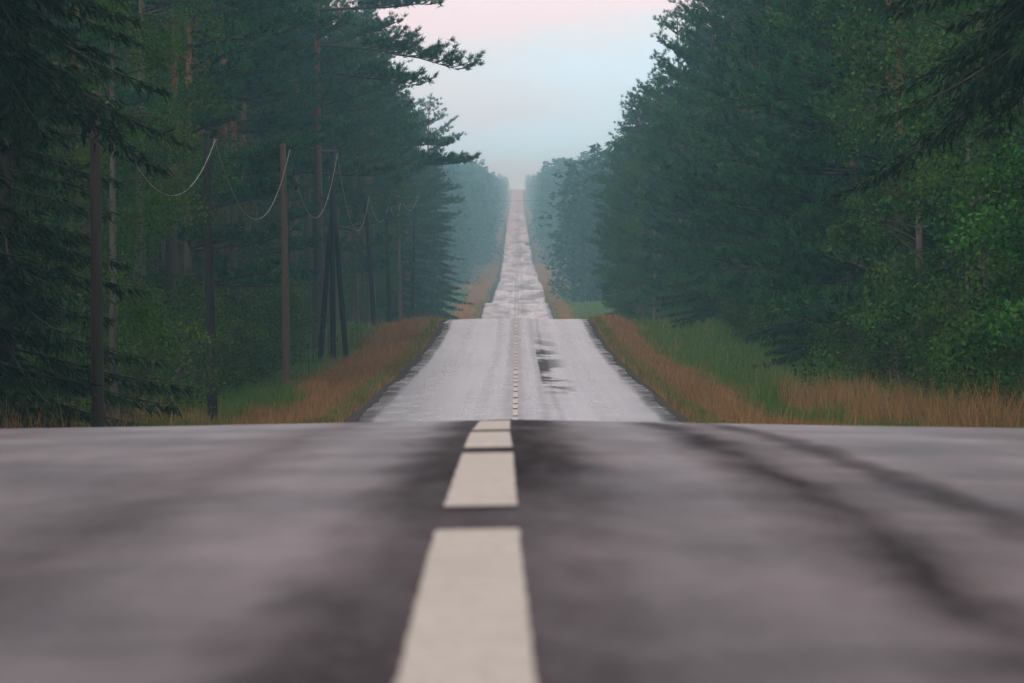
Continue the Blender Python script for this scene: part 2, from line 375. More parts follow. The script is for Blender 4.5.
# ------------------------------------------------------------------ tree kits (local origin at the foot)
def trunk_path(h, lean, rs, n=14, wob=.12):
    z = np.linspace(0, h, n); t = z / h
    x = lean[0] * t ** 1.3 * h + wob * np.sin(t * 5 + rs.uniform(0, 6)) * t
    y = lean[1] * t ** 1.3 * h + wob * np.sin(t * 4 + rs.uniform(0, 6)) * t
    return np.stack([x, y, z - .25 * (t == 0)], 1)
def at(P, z):
    return np.array([np.interp(z, P[:, 2], P[:, 0]), np.interp(z, P[:, 2], P[:, 1]), z])
def branch_curve(o, az, L, rise, curl, n=7):
    s = np.linspace(0, 1, n)[:, None]
    out = np.array([math.cos(az), math.sin(az), 0])
    return o + out * L * s + np.array([0, 0, 1]) * L * (rise * s + curl * s ** 2.2)
def pine(seed, h=21, base=9, Rc=3.6, n_br=46, r0=.24, lean=(0, 0), low_dead=8, extra=(), fork=False, nl=.30, k=18):
    rs = np.random.RandomState(seed); T = Tubes(); P = trunk_path(h, lean, rs)
    t = P[:, 2].clip(0) / h
    T.add(P, r0 * (1 - .82 * t) * (1 + .35 * np.exp(-P[:, 2].clip(0) / .35)), 9)
    C, A = [], []
    def limb(z, az, L, rise, curl, thick, dens=1.):
        B = branch_curve(at(P, z), az, L, rise, curl, 8)
        B += np.cumsum(rs.normal(0, .035 * L / 3, B.shape), 0) * np.linspace(0, 1, 8)[:, None]
        T.add(B, np.linspace(thick, .012, 8), 5, False, 1)
        ns = max(4, int(L / .34 * dens))
        for i in range(ns):
            s = .28 + .72 * (i + rs.uniform(0, .8)) / ns; s = min(s, 1)
            p = np.array([np.interp(s, np.linspace(0, 1, 8), B[:, q]) for q in range(3)])
            side = 1 if i % 2 else -1
            a2 = az + side * rs.uniform(.55, 1.15) * (1 if s < .93 else .2)
            l2 = L * rs.uniform(.16, .34) * (1.25 - .75 * s) + .2
            S = branch_curve(p, a2, l2, rs.uniform(-.05, .25), .25, 4)
            if l2 > .5: T.add(S, np.linspace(thick * .35, .008, 4), 4, False, 1)
            m = max(2, int(l2 / .16)); q = np.linspace(.3, 1, m)
            pts = np.stack([np.interp(q, np.linspace(0, 1, 4), S[:, w]) for w in range(3)], 1)
            C.append(pts + rs.normal(0, .07, pts.shape) + np.array([0, 0, .05])); A.append(np.tile(norm(S[-1] - S[0] + np.array([0, 0, .12])), (m, 1)))
    for i in range(n_br):
        nw = max(6, n_br // 5); f = ((i // 5 + rs.normal(.4, .1)) / nw); f = min(max(f, 0), 1) ** .92; z = base + (h - base) * f * .985
        L = Rc * (math.sqrt(max(.02, 1 - f ** 1.7)) * .9 + .12) * rs.uniform(.6, 1.12) * (.72 + .28 * min(1, f * 5))
        limb(z, rs.uniform(0, 6.283), L, rs.uniform(-.12, .18) + .75 * f ** 2, rs.uniform(.02, .18), .02 + .018 * L)
    for (z, az, L, rise, curl) in extra:
        limb(z, az, L, rise, curl, .09, 1.5)
    for i in range(low_dead):
        z = rs.uniform(base * .35, base); L = rs.uniform(.3, 1.1)
        T.add(branch_curve(at(P, z), rs.uniform(0, 6.28), L, rs.uniform(-.25, .1), -.1, 4), np.linspace(.025, .006, 4), 4, False, 1)
    C = np.concatenate(C); A = np.concatenate(A)
    V, F, tt = tufts(C, A, k, nl, .045, .6, .3, rs)
    return T.mesh('pine_trunk'), make_mesh('pine_crown', V, F, tt)
def spruce(seed, h=20, base=1.0, Rc=3.2, droop=.38, r0=.22, k=5, n_lev=44):
    rs = np.random.RandomState(seed); T = Tubes(); P = trunk_path(h, (0, 0), rs, wob=.04); t = P[:, 2].clip(0) / h
    T.add(P, r0 * (1 - .95 * t) * (1 + .3 * np.exp(-P[:, 2].clip(0) / .35)), 8)
    C, A = [], []
    for lv in range(n_lev):
        f = (lv + rs.uniform(0, .6)) / n_lev; z = base + (h - base) * f
        Lm = Rc * (1 - f) ** .82 + .15
        for b in range(5):
            az = b * 1.2566 + lv * .7 + rs.uniform(-.4, .4); L = Lm * rs.uniform(.6, 1.15)
            s = np.linspace(0, 1, 6)[:, None]; out = np.array([math.cos(az), math.sin(az), 0])
            dr = droop * rs.uniform(.7, 1.4) * (1 - .7 * f)
            B = at(P, z) + out * L * s + np.array([0, 0, 1]) * L * (-dr * s ** 1.15 + .28 * dr * s ** 3 + .25 * f * s)
            if L > .6: T.add(B, np.linspace(.012 + .008 * L, .006, 6), 4, False, 1)
            m = max(3, int(L / .19))
            for i in range(m):
                q = .12 + .88 * (i + rs.uniform(0, .7)) / m; q = min(q, 1)
                p = np.array([np.interp(q, s[:, 0], B[:, w]) for w in range(3)])
                for side in (-1, 1):
                    a2 = az + side * rs.uniform(.6, 1.1); l2 = (.18 + .2 * L * (1 - q)) * rs.uniform(.7, 1.3)
                    dd = np.array([math.cos(a2), math.sin(a2), -.45])
                    mm_ = max(1, int(l2 / .2))
                    for w in range(mm_):
                        C.append(p + dd * l2 * (w + .6) / mm_); A.append(dd * .7 + out * .2 + np.array([0, 0, -.35]))
    C = np.array(C); A = norm(np.array(A))
    V, F, tt = tufts(C, A, k, .30, .05, .35, -.15, rs)
    return T.mesh('spruce_trunk'), make_mesh('spruce_crown', V, F, tt)
def leafy(seed, h=15, base=1.2, Rc=3.2, n_l=26, weep=.0, leaf=.095, per=30, r0=.16, lean=(0, 0), bushy=.5, stems=1, mat_name='leafy'):
    rs = np.random.RandomState(seed); T = Tubes(); C, TT = [], []
    for st in range(stems):
        ln = lean if stems == 1 else (rs.normal(0, .16), rs.normal(0, .16))
        P = trunk_path(h * (1 if st == 0 else rs.uniform(.6, .95)), ln, rs, wob=.25); hh_ = P[-1, 2]
        t = P[:, 2].clip(0) / hh_
        T.add(P, (r0 * (1 - .92 * t) + .008) * (1 + .3 * np.exp(-P[:, 2].clip(0) / .3)), 8)
        for i in range(n_l):
            f = (i + rs.uniform(0, 1)) / n_l; z = base + (hh_ * .97 - base) * f
            prof = math.sqrt(max(.05, 1 - (max(0, f - bushy) / (1 - bushy)) ** 2)) if f > bushy else (.68 + .32 * f / bushy)
            L = Rc * prof * rs.uniform(.55, 1.15); az = rs.uniform(0, 6.283)
            B = branch_curve(at(P, z), az, L, rs.uniform(.15, .55) + .5 * f, -.25 - .35 * weep, 7)
            T.add(B, np.linspace(.008 + .009 * L, .005, 7), 5, False, 1)
            for j in range(7):
                q = rs.uniform(.3, 1.); p = np.array([np.interp(q, np.linspace(0, 1, 7), B[:, w]) for w in range(3)])
                l2 = L * rs.uniform(.2, .42) + .15; a2 = az + rs.uniform(-1.3, 1.3)
                S = branch_curve(p, a2, l2, rs.uniform(-.1, .45), -.3 - .9 * weep, 5)
                T.add(S, np.linspace(.012, .004, 5), 3, False, 1)
                tone = rs.uniform(.1, .85)
                m = int(per * rs.uniform(.6, 1.3)); s2 = rs.uniform(.15, 1.05, m)
                c = np.stack([np.interp(s2, np.linspace(0, 1, 5), S[:, w]) for w in range(3)], 1) + rs.normal(0, .13 + .03 * L, (m, 3))
                if weep > 0: c[:, 2] -= weep * np.abs(rs.normal(0, .5, m))
                C.append(c); TT.append(np.full(m, tone))
    C = np.concatenate(C); TT = np.concatenate(TT); C[:, 2] = np.maximum(C[:, 2], .1)
    V, F, tt = leaves(C, leaf, .5 + weep, rs, TT)
    return T.mesh('leafy_trunk'), make_mesh('leafy_crown', V, F, tt)

KIT = {}
def kit(key, meshes, bark, leafm):
    meshes[0].materials.append(bark); meshes[0].materials.append(M_limb); meshes[1].materials.append(leafm); KIT[key] = meshes
kit('pine_a', pine(1, 22, 9.5, 3.7), M_pinebark, M_pine)
kit('pine_b', pine(2, 20, 7.5, 3.9, 50), M_pinebark, M_pine)
kit('pine_c', pine(3, 19, 3.0, 4.0, 66, .22), M_pinebark, M_pine)
kit('pine_d', pine(4, 21, 1.6, 3.9, 74, .24, low_dead=2), M_pinebark, M_pine)
kit('pine_fork', pine(5, 22, 11, 3.6, 40, .3, (-.03, 0)), M_pinebark, M_pine)
kit('spruce_a', spruce(6), M_sprucebark, M_spruce)
kit('spruce_b', spruce(7, 17, .6, 3.6, .5), M_sprucebark, M_spruce)
kit('birch_a', leafy(8, 17, 3.5, 3.0, 34, .75, .10, 72), M_birchbark, M_birch)
kit('birch_b', leafy(9, 14, 1.2, 2.8, 34, .5, .10, 72, .12), M_birchbark, M_birch)
kit('leafy_a', leafy(10, 16, .5, 3.6, 44, .12, .115, 78), M_greybark, M_leaf)
kit('leafy_b', leafy(12, 13, .3, 3.3, 42, .2, .11, 72, .13), M_greybark, M_leaf)
kit('bush_a', leafy(13, 3.2, .15, 1.1, 10, .1, .08, 16, .03, stems=4), M_greybark, M_bush)
kit('bush_b', leafy(14, 2.2, .1, .9, 9, .15, .075, 14, .025, stems=4), M_greybark, M_bush)
KIND = {'pine': ('pine_tree', 'pine tree'), 'spruce': ('spruce_tree', 'spruce tree'), 'birch': ('birch_tree', 'birch tree'),
        'leafy': ('broadleaf_tree', 'tree'), 'bush': ('bush', 'bush')}
def plant(key, x, d, label, group=None, s=1.0, rz=None, tilt=(0, 0), sz=None):
    nm, cat = KIND[key.split('_')[0]]
    r = bpy.data.objects.new(nm, None); col.objects.link(r)
    r.empty_display_size = .5
    r.location = (x, d, float(gz(x, d)) - .05)
    r.rotation_euler = (tilt[0], tilt[1], R.uniform(0, 6.283) if rz is None else rz)
    r.scale = (s, s, s if sz is None else sz)
    r['label'] = label; r['category'] = cat
    if group: r['group'] = group
    for part, me in zip(('trunk' if cat != 'bush' else 'stem', 'crown' if cat != 'bush' else 'foliage'), KIT[key]):
        link(part, me, None, r)
    return r

# ---- left side, hero trees -----------------------------------------------
kit('spruce_hang', spruce(41, 17, 7.4, 3.6, .8, n_lev=32), M_sprucebark, M_spruce)
plant('spruce_hang', -9.3, 94, 'dark near spruce overhanging the nearest utility pole at the left edge', s=.98, rz=.4)
plant('spruce_a', -11.3, 100, 'dark near spruce with branches down to the ground at the left edge', s=1.1, rz=1.4)
plant('spruce_a', -10.6, 112, 'dark drooping spruce right behind the nearest left utility pole', s=1.05, rz=2.0)
plant('spruce_a', -13.4, 124, 'dark spruce set back behind the nearest left utility pole', s=1.0, rz=4.0)
plant('birch_a', -9.1, 122, 'birch with pale sunlit leaves beside the dark left spruces', s=.72, rz=1.0)
plant('pine_fork', -12.0, 196, 'pine with two reddish stems behind the leftmost dark utility pole', s=1.05, rz=.3, tilt=(0, -.015))
KITP = pine(21, 22, 10.5, 3.3, 38, .2, (.02, 0)); kit('pine_e', KITP, M_pinebark, M_pine)
plant('pine_e', -11.45, 197, 'leaning red barked pine against the forked pine on the left', s=1.0, rz=2.2, tilt=(0, .03))
plant('pine_a', -12.2, 232, 'grey trunked pine midway between first and second slack wires', s=1.0, rz=2.9)
plant('pine_b', -12.6, 250, 'grey trunked pine right of its twin in the gap left of the brown pole', s=1.05, rz=.9)
plant('pine_a', -11.3, 272, 'leaning straight pine just left of the braced utility pole', s=.95, rz=4.1, tilt=(0, .05))
plant('pine_b', -11.6, 300, 'red barked pine rising behind the crossbar of the braced pole', s=1.0, rz=5.0)
# the long limbs that reach out over the road
kit('pine_limb', pine(31, 22, 8, 4.0, 46, .3, extra=[(14.9, 0.0, 7.3, -.04, -.1), (16.6, .25, 5.6, .06, -.02), (13.6, -.35, 5.4, -.1, 0)]), M_pinebark, M_pine)
plant('pine_limb', -9.6, 262, 'tall pine whose long limb reaches out over the road against pale sky', s=1.0, rz=0.02)
kit('pine_limb_low', pine(32, 20, 7, 3.8, 46, .28, extra=[(10.8, .05, 6.5, -.02, .05), (11.9, -.4, 5.2, 0, 0)]), M_pinebark, M_pine)
plant('pine_limb_low', -9.4, 345, 'pine with a lower limb poking over the left verge above the misty gap', s=1.0, rz=0.0)
plant('spruce_b', -8.6, 560, 'hazy blue layered spruce at the far end of the left tree row', s=1.15, rz=1.0)
gL = 'pines along the left forest edge'
d = 152.; i = 0
while d < 570:
    x = -R.uniform(9.6, 11.2) - 1.8 * (d < 300); k = 'leafy_b' if i < 1 else ['pine_a', 'pine_b', 'birch_a', 'pine_b', 'pine_a', 'pine_c', 'birch_b', 'pine_a'][i % 8]
    if d > 420 and i % 6 == 0: k = 'spruce_a'
    if d > 380: x -= R.uniform(-1.2, 1.8)
    sp = {'pine': 'tall pine in the dense row along the left verge', 'birch': 'slender birch mixed into the pine row along the left verge', 'leafy': 'leafy tree at the near end of the left pine row by the first clear pole',
          'spruce': 'misty spruce in the distant left tree row'}[k.split('_')[0]]
    grp = {'leafy': 'leafy trees at the near end of the left row', 'pine': gL, 'birch': 'birches in the left pine row', 'spruce': 'misty spruces left of the road'}[k.split('_')[0]]
    plant(k, x, d, sp, grp if i else None, R.uniform(.9, 1.1) * (1 if i else .7), tilt=(R.normal(0, .012), R.normal(0, .018)))
    d += R.uniform(7, 10) * (1 if d < 380 else 1.6); i += 1
d = 140.; i = 0
while d < 520:
    x = -R.uniform(13, 17); k = ['pine_a', 'pine_b', 'spruce_b', 'pine_b', 'leafy_b'][i % 5]
    sp = {'pine': 'bare trunked pine deeper inside the left forest', 'leafy': 'leafy dark tree deeper inside the left forest', 'spruce': 'dark spruce deeper inside the left forest'}[k.split('_')[0]]
    grp = {'pine': 'pines inside the left forest', 'leafy': 'leafy trees inside the left forest', 'spruce': 'spruces inside the left forest'}[k.split('_')[0]]
    plant(k, x, d, sp, grp, R.uniform(.85, 1.1)); d += R.uniform(9, 13); i += 1
# undergrowth
for (px, dd, s, lab) in [(250, 196, 1.35, 'bright leafy sapling bush between the first dark pole and the brown pole'), (222, 172, 1.0, 'low yellow green bush at the foot of the first dark pole'),
                         (272, 214, 1.1, 'green sapling bush just left of the brown pole base'), (120, 132, .9, 'small leafy bush right of the nearest pole base'),
                         (160, 140, 1.1, 'dim leafy bush in the shade left of the first dark pole'), (60, 122, 1.0, 'dim bush under the dark left spruces')]:
    plant('bush_a', px_x(px, dd), dd, lab, s=s)
d = 150.; i = 0
while d < 640:
    plant(['bush_a', 'bush_b'][i % 2], -R.uniform(10.6, 13), d, 'green undergrowth bush at the foot of the left pine row', 'undergrowth bushes on the left', R.uniform(.8, 1.6)); d += R.uniform(6, 11) * (1 if d < 350 else 2); i += 1

# ---- right side -----------------------------------------------------------
plant('spruce_hang', 9.9, 98, 'dark drooping spruce in the top right corner, hanging over leafy trees', s=1.0, rz=.9)
for key, x, dd, lab, s in [
    ('leafy_a', 11.6, 114, 'leafy green tree at the right edge behind the tall dry grass', 1.0),
    ('leafy_b', 10.9, 122, 'leafy tree directly left of the dark hanging spruce branches', 1.1),
    ('birch_b', 11.3, 130, 'light green birch rising behind the tall dry grass on the right', 1.15),
    ('leafy_a', 11.0, 140, 'dense leafy tree above the near end of the right green ditch', 1.05),
    ('birch_a', 11.6, 150, 'tall light leafed birch behind the near end of the right green ditch', 1.1),
    ('leafy_b', 10.9, 160, 'rounded leafy tree at the corner where the right green ditch begins', 1.1),
    ('pine_d', 11.2, 172, 'full dark pine just beyond the leafy corner tree on the right', 1.0),
    ('pine_c', 10.9, 190, 'dark full crowned pine halfway along the right green ditch', 1.0),
    ('spruce_a', 11.0, 206, 'dark spruce among the pines along the right green ditch', .95)]:
    plant(key, x + 1.0, dd, lab, s=s)
d = 181.; i = 0
while d < 530:
    x = R.uniform(10.2, 11.4) + 1.3 * (d < 400); k = ['pine_d', 'pine_c', 'leafy_a', 'pine_d', 'pine_c', 'spruce_a', 'pine_d', 'pine_c', 'birch_b'][i % 9]
    sp, grp = {'pine': ('full crowned pine in the blue green wall of trees right of the road', 'pines in the right forest wall'),
               'leafy': ('leafy tree mixed into the right wall of pines', 'leafy trees in the right forest wall'),
               'spruce': ('pointed spruce mixed into the right wall of pines', 'spruces in the right forest wall'),
               'birch': ('light birch mixed into the right wall of pines', 'birches in the right forest wall')}[k.split('_')[0]]
    plant(k, x, d, sp, grp, R.uniform(.88, 1.1), tilt=(0, R.normal(0, .012))); d += R.uniform(7, 10) * (1 if d < 380 else 1.6); i += 1
d = 118.; i = 0
while d < 520:
    x = R.uniform(14, 17); k = ['pine_c', 'leafy_a', 'pine_b', 'spruce_b', 'pine_c'][i % 5]
    sp, grp = {'pine': ('dark pine standing back inside the right forest', 'pines inside the right forest'), 'leafy': ('leafy tree standing back inside the right forest', 'leafy trees inside the right forest'),
               'spruce': ('dark spruce standing back inside the right forest', 'spruces inside the right forest')}[k.split('_')[0]]
    plant(k, x, d, sp, grp, R.uniform(.9, 1.15)); d += R.uniform(10, 14); i += 1
plant('bush_a', px_x(628, 420), 420, 'pale yellow green bush at the far end of the right ditch', s=1.2)
d = 112.; i = 0
while d < 620:
    plant(['bush_a', 'bush_b', 'leafy_b'][i % 3], R.uniform(11.3, 12.5), d, 'low leafy bush skirting the foot of the right forest', 'bushes along the right forest foot', R.uniform(.7, 1.2) * (.35 if i % 3 == 2 else 1)) \
        if i % 3 != 2 else plant('bush_a', R.uniform(11.3, 12.5), d, 'low leafy bush skirting the foot of the right forest', 'bushes along the right forest foot', R.uniform(1., 1.5))
    d += R.uniform(6, 11) * (1 if d < 300 else 2); i += 1

# ------------------------------------------------------------------ woods that read as one mass (stuff)
def lowpoly_tree(rs, n, size, shape):
    """foliage blades spread through a crown volume plus a trunk, height 1, as triangles"""
    f = rs.uniform(0, 1, n)
    if shape == 'pine':
        lev = .25 + .75 * (np.floor(f * 11) + rs.normal(0, .18, n)) / 11; r = .19 * np.sqrt(np.clip(1.02 - ((lev - .25) / .75) ** 1.8, .03, 1))
    else:
        lev = .03 + .97 * f; r = .19 * (1 - lev) ** .8 + .01
    az = rs.uniform(0, 6.283, n); lob = .75 + .25 * np.sin(az * 3 + lev * 17) ; q = r * lob * np.sqrt(rs.uniform(.12, 1.05, n))
    C = np.stack([np.cos(az) * q, np.sin(az) * q, lev], 1)
    D = norm(np.stack([np.cos(az), np.sin(az), rs.normal(.1 if shape == 'pine' else -.5, .4, n)], 1)); S = norm(np.cross(D, rs.normal(0, 1, (n, 3))))
    s = size * rs.uniform(.6, 1.4, (n, 1))
    V = np.stack([C - S * s * .4, C + S * s * .4, C + D * s], 1).reshape(-1, 3)
    a = np.linspace(0, 6.283, 6)[:-1]; tv = []
    for i in range(5):
        p, q2 = a[i], a[(i + 1) % 5]; w = .011
        tv += [[math.cos(p) * w, math.sin(p) * w, -.02], [math.cos(q2) * w, math.sin(q2) * w, -.02], [0, 0, .9]]
    t = np.concatenate([np.clip(rs.uniform(.1, .8, n), 0, 1), np.full(5, 0.)])
    return np.concatenate([V, np.array(tv)]), t
M_wood = foliage_mat('wood_foliage', (.008, .034, .016), (.034, .11, .048), trans=.15)
def wood(name, spots, n, size, label):
    rs = np.random.RandomState(len(spots)); tm = [lowpoly_tree(rs, n, size, s) for s in ('pine', 'pine', 'spruce', 'pine', 'spruce')]
    VV, TT = [], []
    for (x, d_, h) in spots:
        V, t = tm[rs.randint(len(tm))]; a = rs.uniform(0, 6.283); c, s = math.cos(a), math.sin(a)
        W = np.stack([V[:, 0] * c - V[:, 1] * s, V[:, 0] * s + V[:, 1] * c, V[:, 2]], 1) * h * np.array([rs.uniform(.9, 1.25)] * 2 + [1])
        VV.append(W + np.array([x, d_, float(gz(x, d_))])); TT.append(np.clip(t + rs.normal(0, .12), 0, 1))
    V = np.concatenate(VV)
    link(name, make_mesh(name, V, np.arange(len(V)).reshape(-1, 3), np.concatenate(TT)), M_wood, kind='stuff', label=label, category='forest')
for sgn, side in ((-1, 'left'), (1, 'right')):
    sp = []
    d = 96.
    while d < 560:
        for xx in (19, 25, 33):
            sp.append((sgn * (xx + R.uniform(-2, 2)), d + R.uniform(-3, 3), R.uniform(16, 22)))
        d += 7.5
    d = -95.  # unseen rows beside and behind the camera, added to shade the near air
    while d < 92:
        for xx in (9.5, 16, 25):
            sp.append((sgn * (xx + 5 * (d > 55) + 10 * (d < 42) + R.uniform(-1, 2)), d + R.uniform(-2, 2), R.uniform(21, 26)))
        d += 6.5
    wood('woodland', sp, 900, .028, 'dark depth of the forest behind the %s tree row, with unseen shading rows added near the camera' % side)
    sp = []; d = 980. if sgn < 0 else 740.
    while d < 4250:
        st = max(7., d * .011)
        for xx in (9.6, 13.5, 19, 27, 38, 52):
            x = xx + R.uniform(-1.2, 1.6)
            if sgn > 0 and 850 < d < 1330: continue
            if sgn < 0 and d < 1330: x += 3.8
            wide = max(0, d - 1900) / 2300
            sp.append((sgn * (x - 1.5 * min(1, wide)), d + R.uniform(-.5, .5) * st, (R.uniform(16, 23) if xx < 12 else R.uniform(19, 24)) * (1 - .5 * wide) * (1 + .2 * max(0, 1 - abs(d - 1450) / 500))))
        d += st
    wood('woodland', sp, 560, .031, 'misty distant forest %s of the far road' % side)

# ------------------------------------------------------------------ grass (stuff)
def grass_mat(name, root, lo, hi):
    m, nt, out = new_mat(name)
    at_ = N(nt, 'ShaderNodeAttribute', attribute_name='tint')
    tc = N(nt, 'ShaderNodeTexCoord'); nz = noise(nt, .7, 4, .65, tc.outputs['Object'])
    f = math_n(nt, 'ADD', math_n(nt, 'MULTIPLY', at_.outputs['Fac'], .65), math_n(nt, 'MULTIPLY', math_n(nt, 'SUBTRACT', nz.outputs[0], .35), .9), True)
    c = mixc(nt, lo, hi, f)
    c = mixc(nt, c, root, ramp_out(nt, nz.outputs['Color'], [(.52, 0.), (.68, .75)]))
    p = N(nt, 'ShaderNodeBsdfPrincipled'); nt.links.new(c, p.inputs['Base Color']); p.inputs['Roughness'].default_value = .7; p.inputs['Specular IOR Level'].default_value = .2
    t = N(nt, 'ShaderNodeBsdfTranslucent'); nt.links.new(c, t.inputs['Color'])
    mx = N(nt, 'ShaderNodeMixShader'); mx.inputs[0].default_value = .3
    nt.links.new(p.outputs[0], mx.inputs[1]); nt.links.new(t.outputs[0], mx.inputs[2]); nt.links.new(mx.outputs[0], out.inputs[0])
    return m
M_dry = grass_mat('dry_grass', (.09, .11, .035), (.20, .092, .040), (.56, .35, .155))
M_green = grass_mat('green_grass', (.10, .11, .03), (.06, .14, .03), (.16, .29, .058))
def blades(X, D, H, wk=1.0):
    n = len(X); Z = gz(X, D) - .02
    w = np.maximum(.02, D * 1.15e-4) * wk * R.uniform(.6, 1.4, n)
    az = R.uniform(0, 3.1416, n); lean = R.normal(0, .22, (n, 2))
    b = np.stack([X, D, Z], 1); s = np.stack([np.cos(az), np.sin(az), np.zeros(n)], 1) * (w / 2)[:, None]
    mid = b + np.stack([lean[:, 0] * H * .35, lean[:, 1] * H * .35, H * .55], 1)
    tip = b + np.stack([lean[:, 0] * H, lean[:, 1] * H, H], 1)
    V = np.stack([b - s, b + s, mid + s * .9, mid - s * .9, mid - s * .9, mid + s * .9, tip + s * .12, tip - s * .12], 1).reshape(-1, 3)
    return V, np.arange(len(V)).reshape(-1, 4), np.repeat(R.uniform(0, 1, n), 2)
def logd(n, a, b): return np.exp(R.uniform(math.log(a), math.log(b), n))
def grass_obj(name, sets, mat, label):
    V, F, T, n = [], [], [], 0
    for (X, D, H, wk) in sets:
        a, b, t = blades(X, D, H, wk); V.append(a); F.append(b + n); T.append(t); n += len(a)
    link(name, make_mesh(name, np.concatenate(V), np.concatenate(F), np.concatenate(T)), mat, kind='stuff', label=label, category='grass')
def patchy(X, D, k=.5):
    return (.65 + .35 * np.sin(X * 1.3 + np.sin(D * .11) * 3) * np.sin(D * .19 + X) * k * 2) * np.where(R.uniform(0, 1, len(X)) < .06, 1.6, 1.)
for sgn, side in ((-1, 'left'), (1, 'right')):
    n = 95000
    D = logd(n, 92, 1300); X = sgn * np.where(R.uniform(0, 1, n) < .9, np.clip(R.normal(5.75 if sgn > 0 else 6.4, .5 if sgn > 0 else .85, n), 4.9, 9), R.uniform(5, 10.5, n))
    H = (.25 + .4 * R.uniform(0, 1, n) ** 1.3) * patchy(X, D)
    m = 9000 if sgn > 0 else 6500
    D2 = R.uniform(93, 165 if sgn > 0 else 148, m); X2 = sgn * R.uniform(7.8, 10.4, m)
    H2 = np.clip(R.normal(.95 if sgn > 0 else .7, .22, m), .3, 1.5) * np.clip(1.25 - (D2 - 93) / 140, .5, 1) * (.8 + .35 * np.sin(D2 * .33 + X2 * .6))
    n3 = 26000; D3 = logd(n3, 100, 1300); X3 = sgn * R.uniform(4.3, 5.2, n3); H3 = R.uniform(.1, .34, n3)
    grass_obj('dry_grass', [(X3, D3, H3, .8), (X, D, H, .8), (X2, D2, H2, .8)], M_dry, 'rusty dry grass covering the %s road bank' % side)
    n = 90000
    D = logd(n, 92, 900); X = sgn * np.where(R.uniform(0, 1, n) < .16, R.uniform(4.35, 5.1, n), R.uniform(6.3 if sgn > 0 else 7.6, 12, n))
    H = np.where(np.abs(X) < 5.6, .12 + .22 * R.uniform(0, 1, n), .16 + .35 * R.uniform(0, 1, n) ** 1.5)
    n4 = 5000; c4 = R.randint(0, 26, n4); cd = R.uniform(98, 170, 26); cx = R.uniform(6.8, 10, 26)
    D4 = cd[c4] + R.normal(0, .8, n4); X4 = sgn * (cx[c4] + R.normal(0, .3, n4)); H4 = R.uniform(.3, .8, n4)
    grass_obj('green_grass', [(X, D, H, 1.), (X4, D4, H4, 1.2)], M_green, 'short green grass in the ditch and at the asphalt edge on the %s' % side)

# ------------------------------------------------------------------ utility poles and wires
M_pole_dark = plain_mat('tarred_wood', (.006, .006, .006), (.018, .016, .015), 4, .85, 0, (6, 6, .6))
M_pole_brown = plain_mat('brown_wood', (.10, .06, .042), (.17, .10, .07), 4, .85, 0, (6, 6, .6))
M_pole_grey = plain_mat('weathered_wood', (.045, .032, .026), (.085, .06, .05), 4, .85, 0, (6, 6, .6))
M_porc = plain_mat('insulator_ceramic', (.10, .08, .06), (.16, .13, .1), 8, .3)
M_steel = plain_mat('steel', (.12, .12, .12), (.2, .2, .2), 8, .5, .7)
M_wire = plain_mat('wire_sheath', (.3, .28, .2), (.4, .37, .28), 8, .5)
poles = [  # base px, top px, top py, distance, brown?, label
    (98, 95, 96, 103, False, 'nearest utility pole standing among dark spruce branches at far left'),
    (213, 206, 135, 143, False, 'dark tarred utility pole, first clear of the left spruces'),
    (287, 283, 146, 190, True, 'reddish brown utility pole standing in the orange verge'),
    (333, 332, 150, 238, False, 'dark utility pole with slanted braces and a small crossbar'),
    (375, 365, 194, 303, False, 'leaning thin utility pole just beyond the braced pole'),
    (390, 386, 198, 346, False, 'thin dark utility pole, left one of the far three'),
    (401, 398, 196, 383, True, 'thin pale utility pole in the middle of the far three'),
    (412, 415, 194, 424, False, 'farthest utility pole at the misty end of the pole line')]
tops = []
